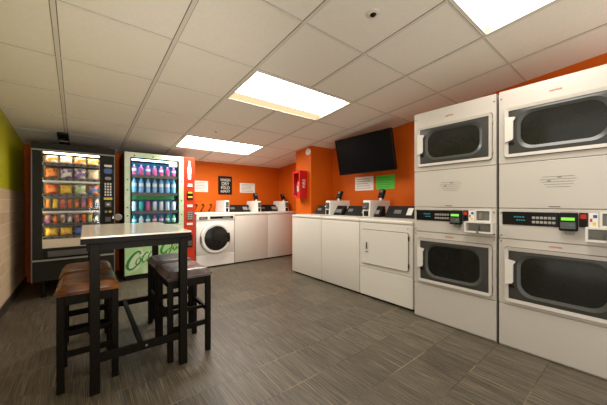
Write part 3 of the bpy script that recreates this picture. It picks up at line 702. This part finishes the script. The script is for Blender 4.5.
# ---------------------------------------------------------------- table and stools
def leg(x, y, s, z1, z0=0): return box(x-s/2, x+s/2, y-s/2, y+s/2, z0, z1, bev=.003)
t = thing('bar_table', 'tall dark wooden bar table with pale glossy top in front of vending machines', 'table', (.28, 2.5025, 0))
TW, TL, TZ = .60, 1.055, .925
wd = M['wood']
tp = obj('tabletop', box(-TW/2, TW/2, -TL/2, TL/2, TZ-.012, TZ, bev=.003), M['top'], t)
obj('edge_band', box(-TW/2-.001, TW/2+.001, -TL/2-.001, TL/2+.001, TZ-.045, TZ-.0125, bev=.004), wd, tp)
ap = bmesh.new()
for s in (-1, 1):
    bx(ap, -TW/2+.03, TW/2-.03, s*(TL/2-.038)-.011, s*(TL/2-.038)+.011, TZ-.088, TZ-.046)
    bx(ap, s*(TW/2-.038)-.011, s*(TW/2-.038)+.011, -TL/2+.05, TL/2-.05, TZ-.088, TZ-.046)
obj('apron', ap, wd, t)
lx, ly = .245, TL/2-.045
for a in (-1, 1):
    for b in (-1, 1): obj('leg', leg(a*lx+.01, b*ly, .049, TZ-.046), wd, t)
for b in (-1, 1): obj('stretcher', box(-lx, lx, b*ly-.013, b*ly+.013, .175, .224, bev=.002), wd, t)
obj('centre_stretcher', box(-.014, .014, -ly, ly, .205, .232, bev=.002), wd, t)
for x in (.03,): obj('bolt', lathe(bmesh.new(), [(.006, -.004), (.008, 0)], (x, -ly-.0125, .200), 10, 'y'), M['greyd'], t)

def stool(label, x, y, m, rz=0):
    t = thing('bar_stool', label, 'stool', (x, y, 0), rz, 'backless stools around the bar table')
    W_, L_, Zs = .308, .375, .635
    # padded saddle seat, dipped in the middle, seam across
    bm = bmesh.new(); nu, nv = 14, 18; g = []
    def sz(u, v):
        e = (1-abs(u)**6)*(1-abs(v)**8)
        return Zs-.055+.047*max(0, e)**.45+.012*(v*v)-.003*math.exp(-((v)/.05)**2)
    for j in range(nv+1):
        g.append([])
        for i in range(nu+1):
            u = i/nu*2-1; v = j/nv*2-1
            g[-1].append(bm.verts.new((u*W_/2, v*L_/2, sz(u, v))))
    for j in range(nv):
        for i in range(nu): bm.faces.new((g[j][i], g[j][i+1], g[j+1][i+1], g[j+1][i]))
    bd = [g[0][i] for i in range(nu+1)]+[g[j][nu] for j in range(1, nv+1)]+[g[nv][i] for i in range(nu-1, -1, -1)]+[g[j][0] for j in range(nv-1, 0, -1)]
    lo = [bm.verts.new((p.co.x*.985, p.co.y*.985, Zs-.068)) for p in bd]
    for i in range(len(bd)): bm.faces.new((bd[i], lo[i], lo[(i+1) % len(bd)], bd[(i+1) % len(bd)]))
    bm.faces.new(lo)
    se = obj('seat', bm, m, t, True)
    pip = bmesh.new(); tube(pip, [(-W_/2-.001, -L_/2+.01, Zs-.052), (-W_/2-.001, L_/2-.01, Zs-.052)], .004, 6); tube(pip, [(W_/2+.001, -L_/2+.01, Zs-.052), (W_/2+.001, L_/2-.01, Zs-.052)], .004, 6)
    tube(pip, [(-W_/2+.01, -L_/2-.001, Zs-.052), (W_/2-.01, -L_/2-.001, Zs-.052)], .004, 6); tube(pip, [(-W_/2+.01, L_/2+.001, Zs-.052), (W_/2-.01, L_/2+.001, Zs-.052)], .004, 6)
    obj('piping', pip, m, se)
    a, b = W_/2-.022, L_/2-.022
    for s in (-1, 1):
        for q_ in (-1, 1): obj('leg', leg(s*a, q_*b, .036, Zs-.07), wd, t)
    ap = bmesh.new()
    for s in (-1, 1):
        bx(ap, -a, a, s*b-.009, s*b+.009, Zs-.125, Zs-.069); bx(ap, s*a-.009, s*a+.009, -b, b, Zs-.125, Zs-.069)
    obj('apron', ap, wd, t)
    for s in (-1, 1):
        obj('rail', box(-a, a, s*b-.009, s*b+.009, .20, .235, bev=.002), wd, t)
        obj('rail', box(s*a-.009, s*a+.009, -b, b, .290, .322, bev=.002), wd, t)
    obj('rail', box(-a, a, -.4*b-.008, -.4*b+.008, .290, .315, bev=.002), wd, t)
    return t
s1 = stool('brown leather bar stool left of the table, nearer the camera', .020, 2.31, M['seat'])
s2 = copy_tree(s1); s2.location = (.015, 2.735, 0); s2['label'] = 'brown leather bar stool left of the table, nearer the snack machine'
s3 = stool('greyish brown leather bar stool right of the table, nearer the camera', .600, 2.25, M['seat2'])
s4 = copy_tree(s3); s4.location = (.605, 2.70, 0); s4['label'] = 'greyish brown leather bar stool right of the table, nearer the drink machine'

# ---------------------------------------------------------------- on the walls
# television, hung on the right wall, top leaning out
t = thing('television', 'large black flat screen television high on the orange right wall', 'television', (3.222, 2.62, 1.841), RZ)
t.rotation_euler = (math.radians(12.4), 0, RZ)
tw_, th_ = 1.032, .565
obj('housing', box(-tw_/2, tw_/2, .004, .045, -th_/2, th_/2, bev=.006), M['black'], t)
obj('bezel', ring(bmesh.new(), rrect(-tw_/2, tw_/2, -th_/2, th_/2, .006), rrect(-tw_/2+.012, tw_/2-.012, -th_/2+.016, th_/2-.012, .003), -.004, .006), M['gloss'], t)
obj('screen', box(-tw_/2+.010, tw_/2-.010, 0, .005, -th_/2+.014, th_/2-.010), M['screen'], t)
obj('mount_plate', box(-.16, .16, .045, .060, -.14, .14), M['black'], t)
obj('mount_arm', box(-.04, .04, .060, .345, -.04, .04), M['black'], t)

def sheet(name, label, loc, rz, w, h, m, lines, lm, grp=None, text_lines=None):
    t = thing(name, label, 'sign' if text_lines else 'paper', loc, rz, grp)
    obj('sheet', box(-w/2, w/2, -.004, 0, -h/2, h/2), m, t)
    if lines:
        b = bmesh.new(); rnd = random.Random(len(label))
        for k in range(lines):
            z = h/2-h*(k+1)/(lines+1); bx(b, -w*.40, -w*.40+w*rnd.uniform(.5, .8), -.005, -.004, z-.004, z+.004)
        obj('print', b, lm, t)
    return t
sheet('wall_notice', 'white paper notice on back wall beside the red coin column', (1.77, YW, 1.435), 0, .265, .215, M['paper'], 6, M['silver'])
sheet('wall_notice', 'white paper notice on back wall, right of the black sign', (2.765, YW, 1.435), 0, .36, .205, M['paper'], 6, M['silver'])
sheet('wall_notice', 'white paper notice on right wall under the television', (XW, 2.88, 1.43), RZ, .375, .225, M['paper'], 5, M['silver'])
sheet('wall_notice', 'bright green paper notice on right wall under the television', (XW, 2.475, 1.43), RZ, .325, .215, M['greenp'], 5, M['greenink'])
t = thing('laundry_sign', 'small black sign with white capitals on the back wall', 'sign', (2.255, YW, 1.475))
obj('board', box(-.145, .145, -.02, 0, -.185, .185, bev=.003), M['black'], t)
for s_, z, sz_ in (('WASH', .105, .085), ('DRY', .025, .095), ('FOLD', -.055, .085), ('REPEAT', -.13, .068)):
    text('lettering', s_, sz_, M['chalk'], t, (0, -.0215, z), sx=.88)
# fire extinguisher cabinet on the pillar
t = thing('fire_extinguisher_cabinet', 'red fire extinguisher cabinet with white lettering on the orange pillar', 'fire extinguisher cabinet', (2.90, 3.918, 1.20), RZ)
cb_ = bmesh.new(); w, H, D = .21, .475, .150
bx(cb_, 0, w, D-.01, D, 0, H); bx(cb_, 0, .012, 0, D-.01, 0, H); bx(cb_, w-.012, w, 0, D-.01, 0, H); bx(cb_, .012, w-.012, 0, D-.01, 0, .012); bx(cb_, .012, w-.012, 0, D-.01, H-.012, H)
obj('case', cb_, M['redbox'], t)
dr = obj('door_frame', ring(bmesh.new(), rrect(0, w, 0, H, .006), rrect(.035, w-.035, .045, H-.045, .012), -.012, -.0005), M['redbox'], t)
obj('pane', box(.034, w-.034, -.005, -.003, .044, H-.044), M['pane'], dr)
text('lettering', 'FIRE', .085, M['white'], t, (w+.0015, D*.52, H*.53), rot=(PI/2, -PI/2, PI/2))
e = thing('fire_extinguisher', 'red fire extinguisher seen behind the red cabinet glass', 'fire extinguisher', (2.90+.07, 3.918-.105, 1.213))
obj('cylinder', lathe(bmesh.new(), [(.045, 0), (.05, .01), (.05, .24), (.035, .285), (.016, .30)], n=20), M['redbox'], e, True)
obj('label', lathe(bmesh.new(), [(.0512, .10), (.0512, .20)], n=20), M['cream'], e, True)
obj('valve', box(-.014, .014, -.014, .014, .30, .335, bev=.003), M['black'], e)
obj('handle', box(-.045, .012, -.010, .010, .335, .35, bev=.003), M['black'], e)
# round alarm on the pillar
t = thing('wall_alarm', 'round white wall alarm near the top of the orange pillar', 'alarm', (3.05, 3.668, 2.003), RZ)
obj('base', lathe(bmesh.new(), [(.060, 0), (.060, -.018), (.052, -.028)], (0, 0, 0), 30, 'y'), M['white'], t, True)
obj('dome', lathe(bmesh.new(), [(.036, -.028), (.030, -.036), (.002, -.040)], (0, 0, 0), 24, 'y'), M['paper'], t, True)
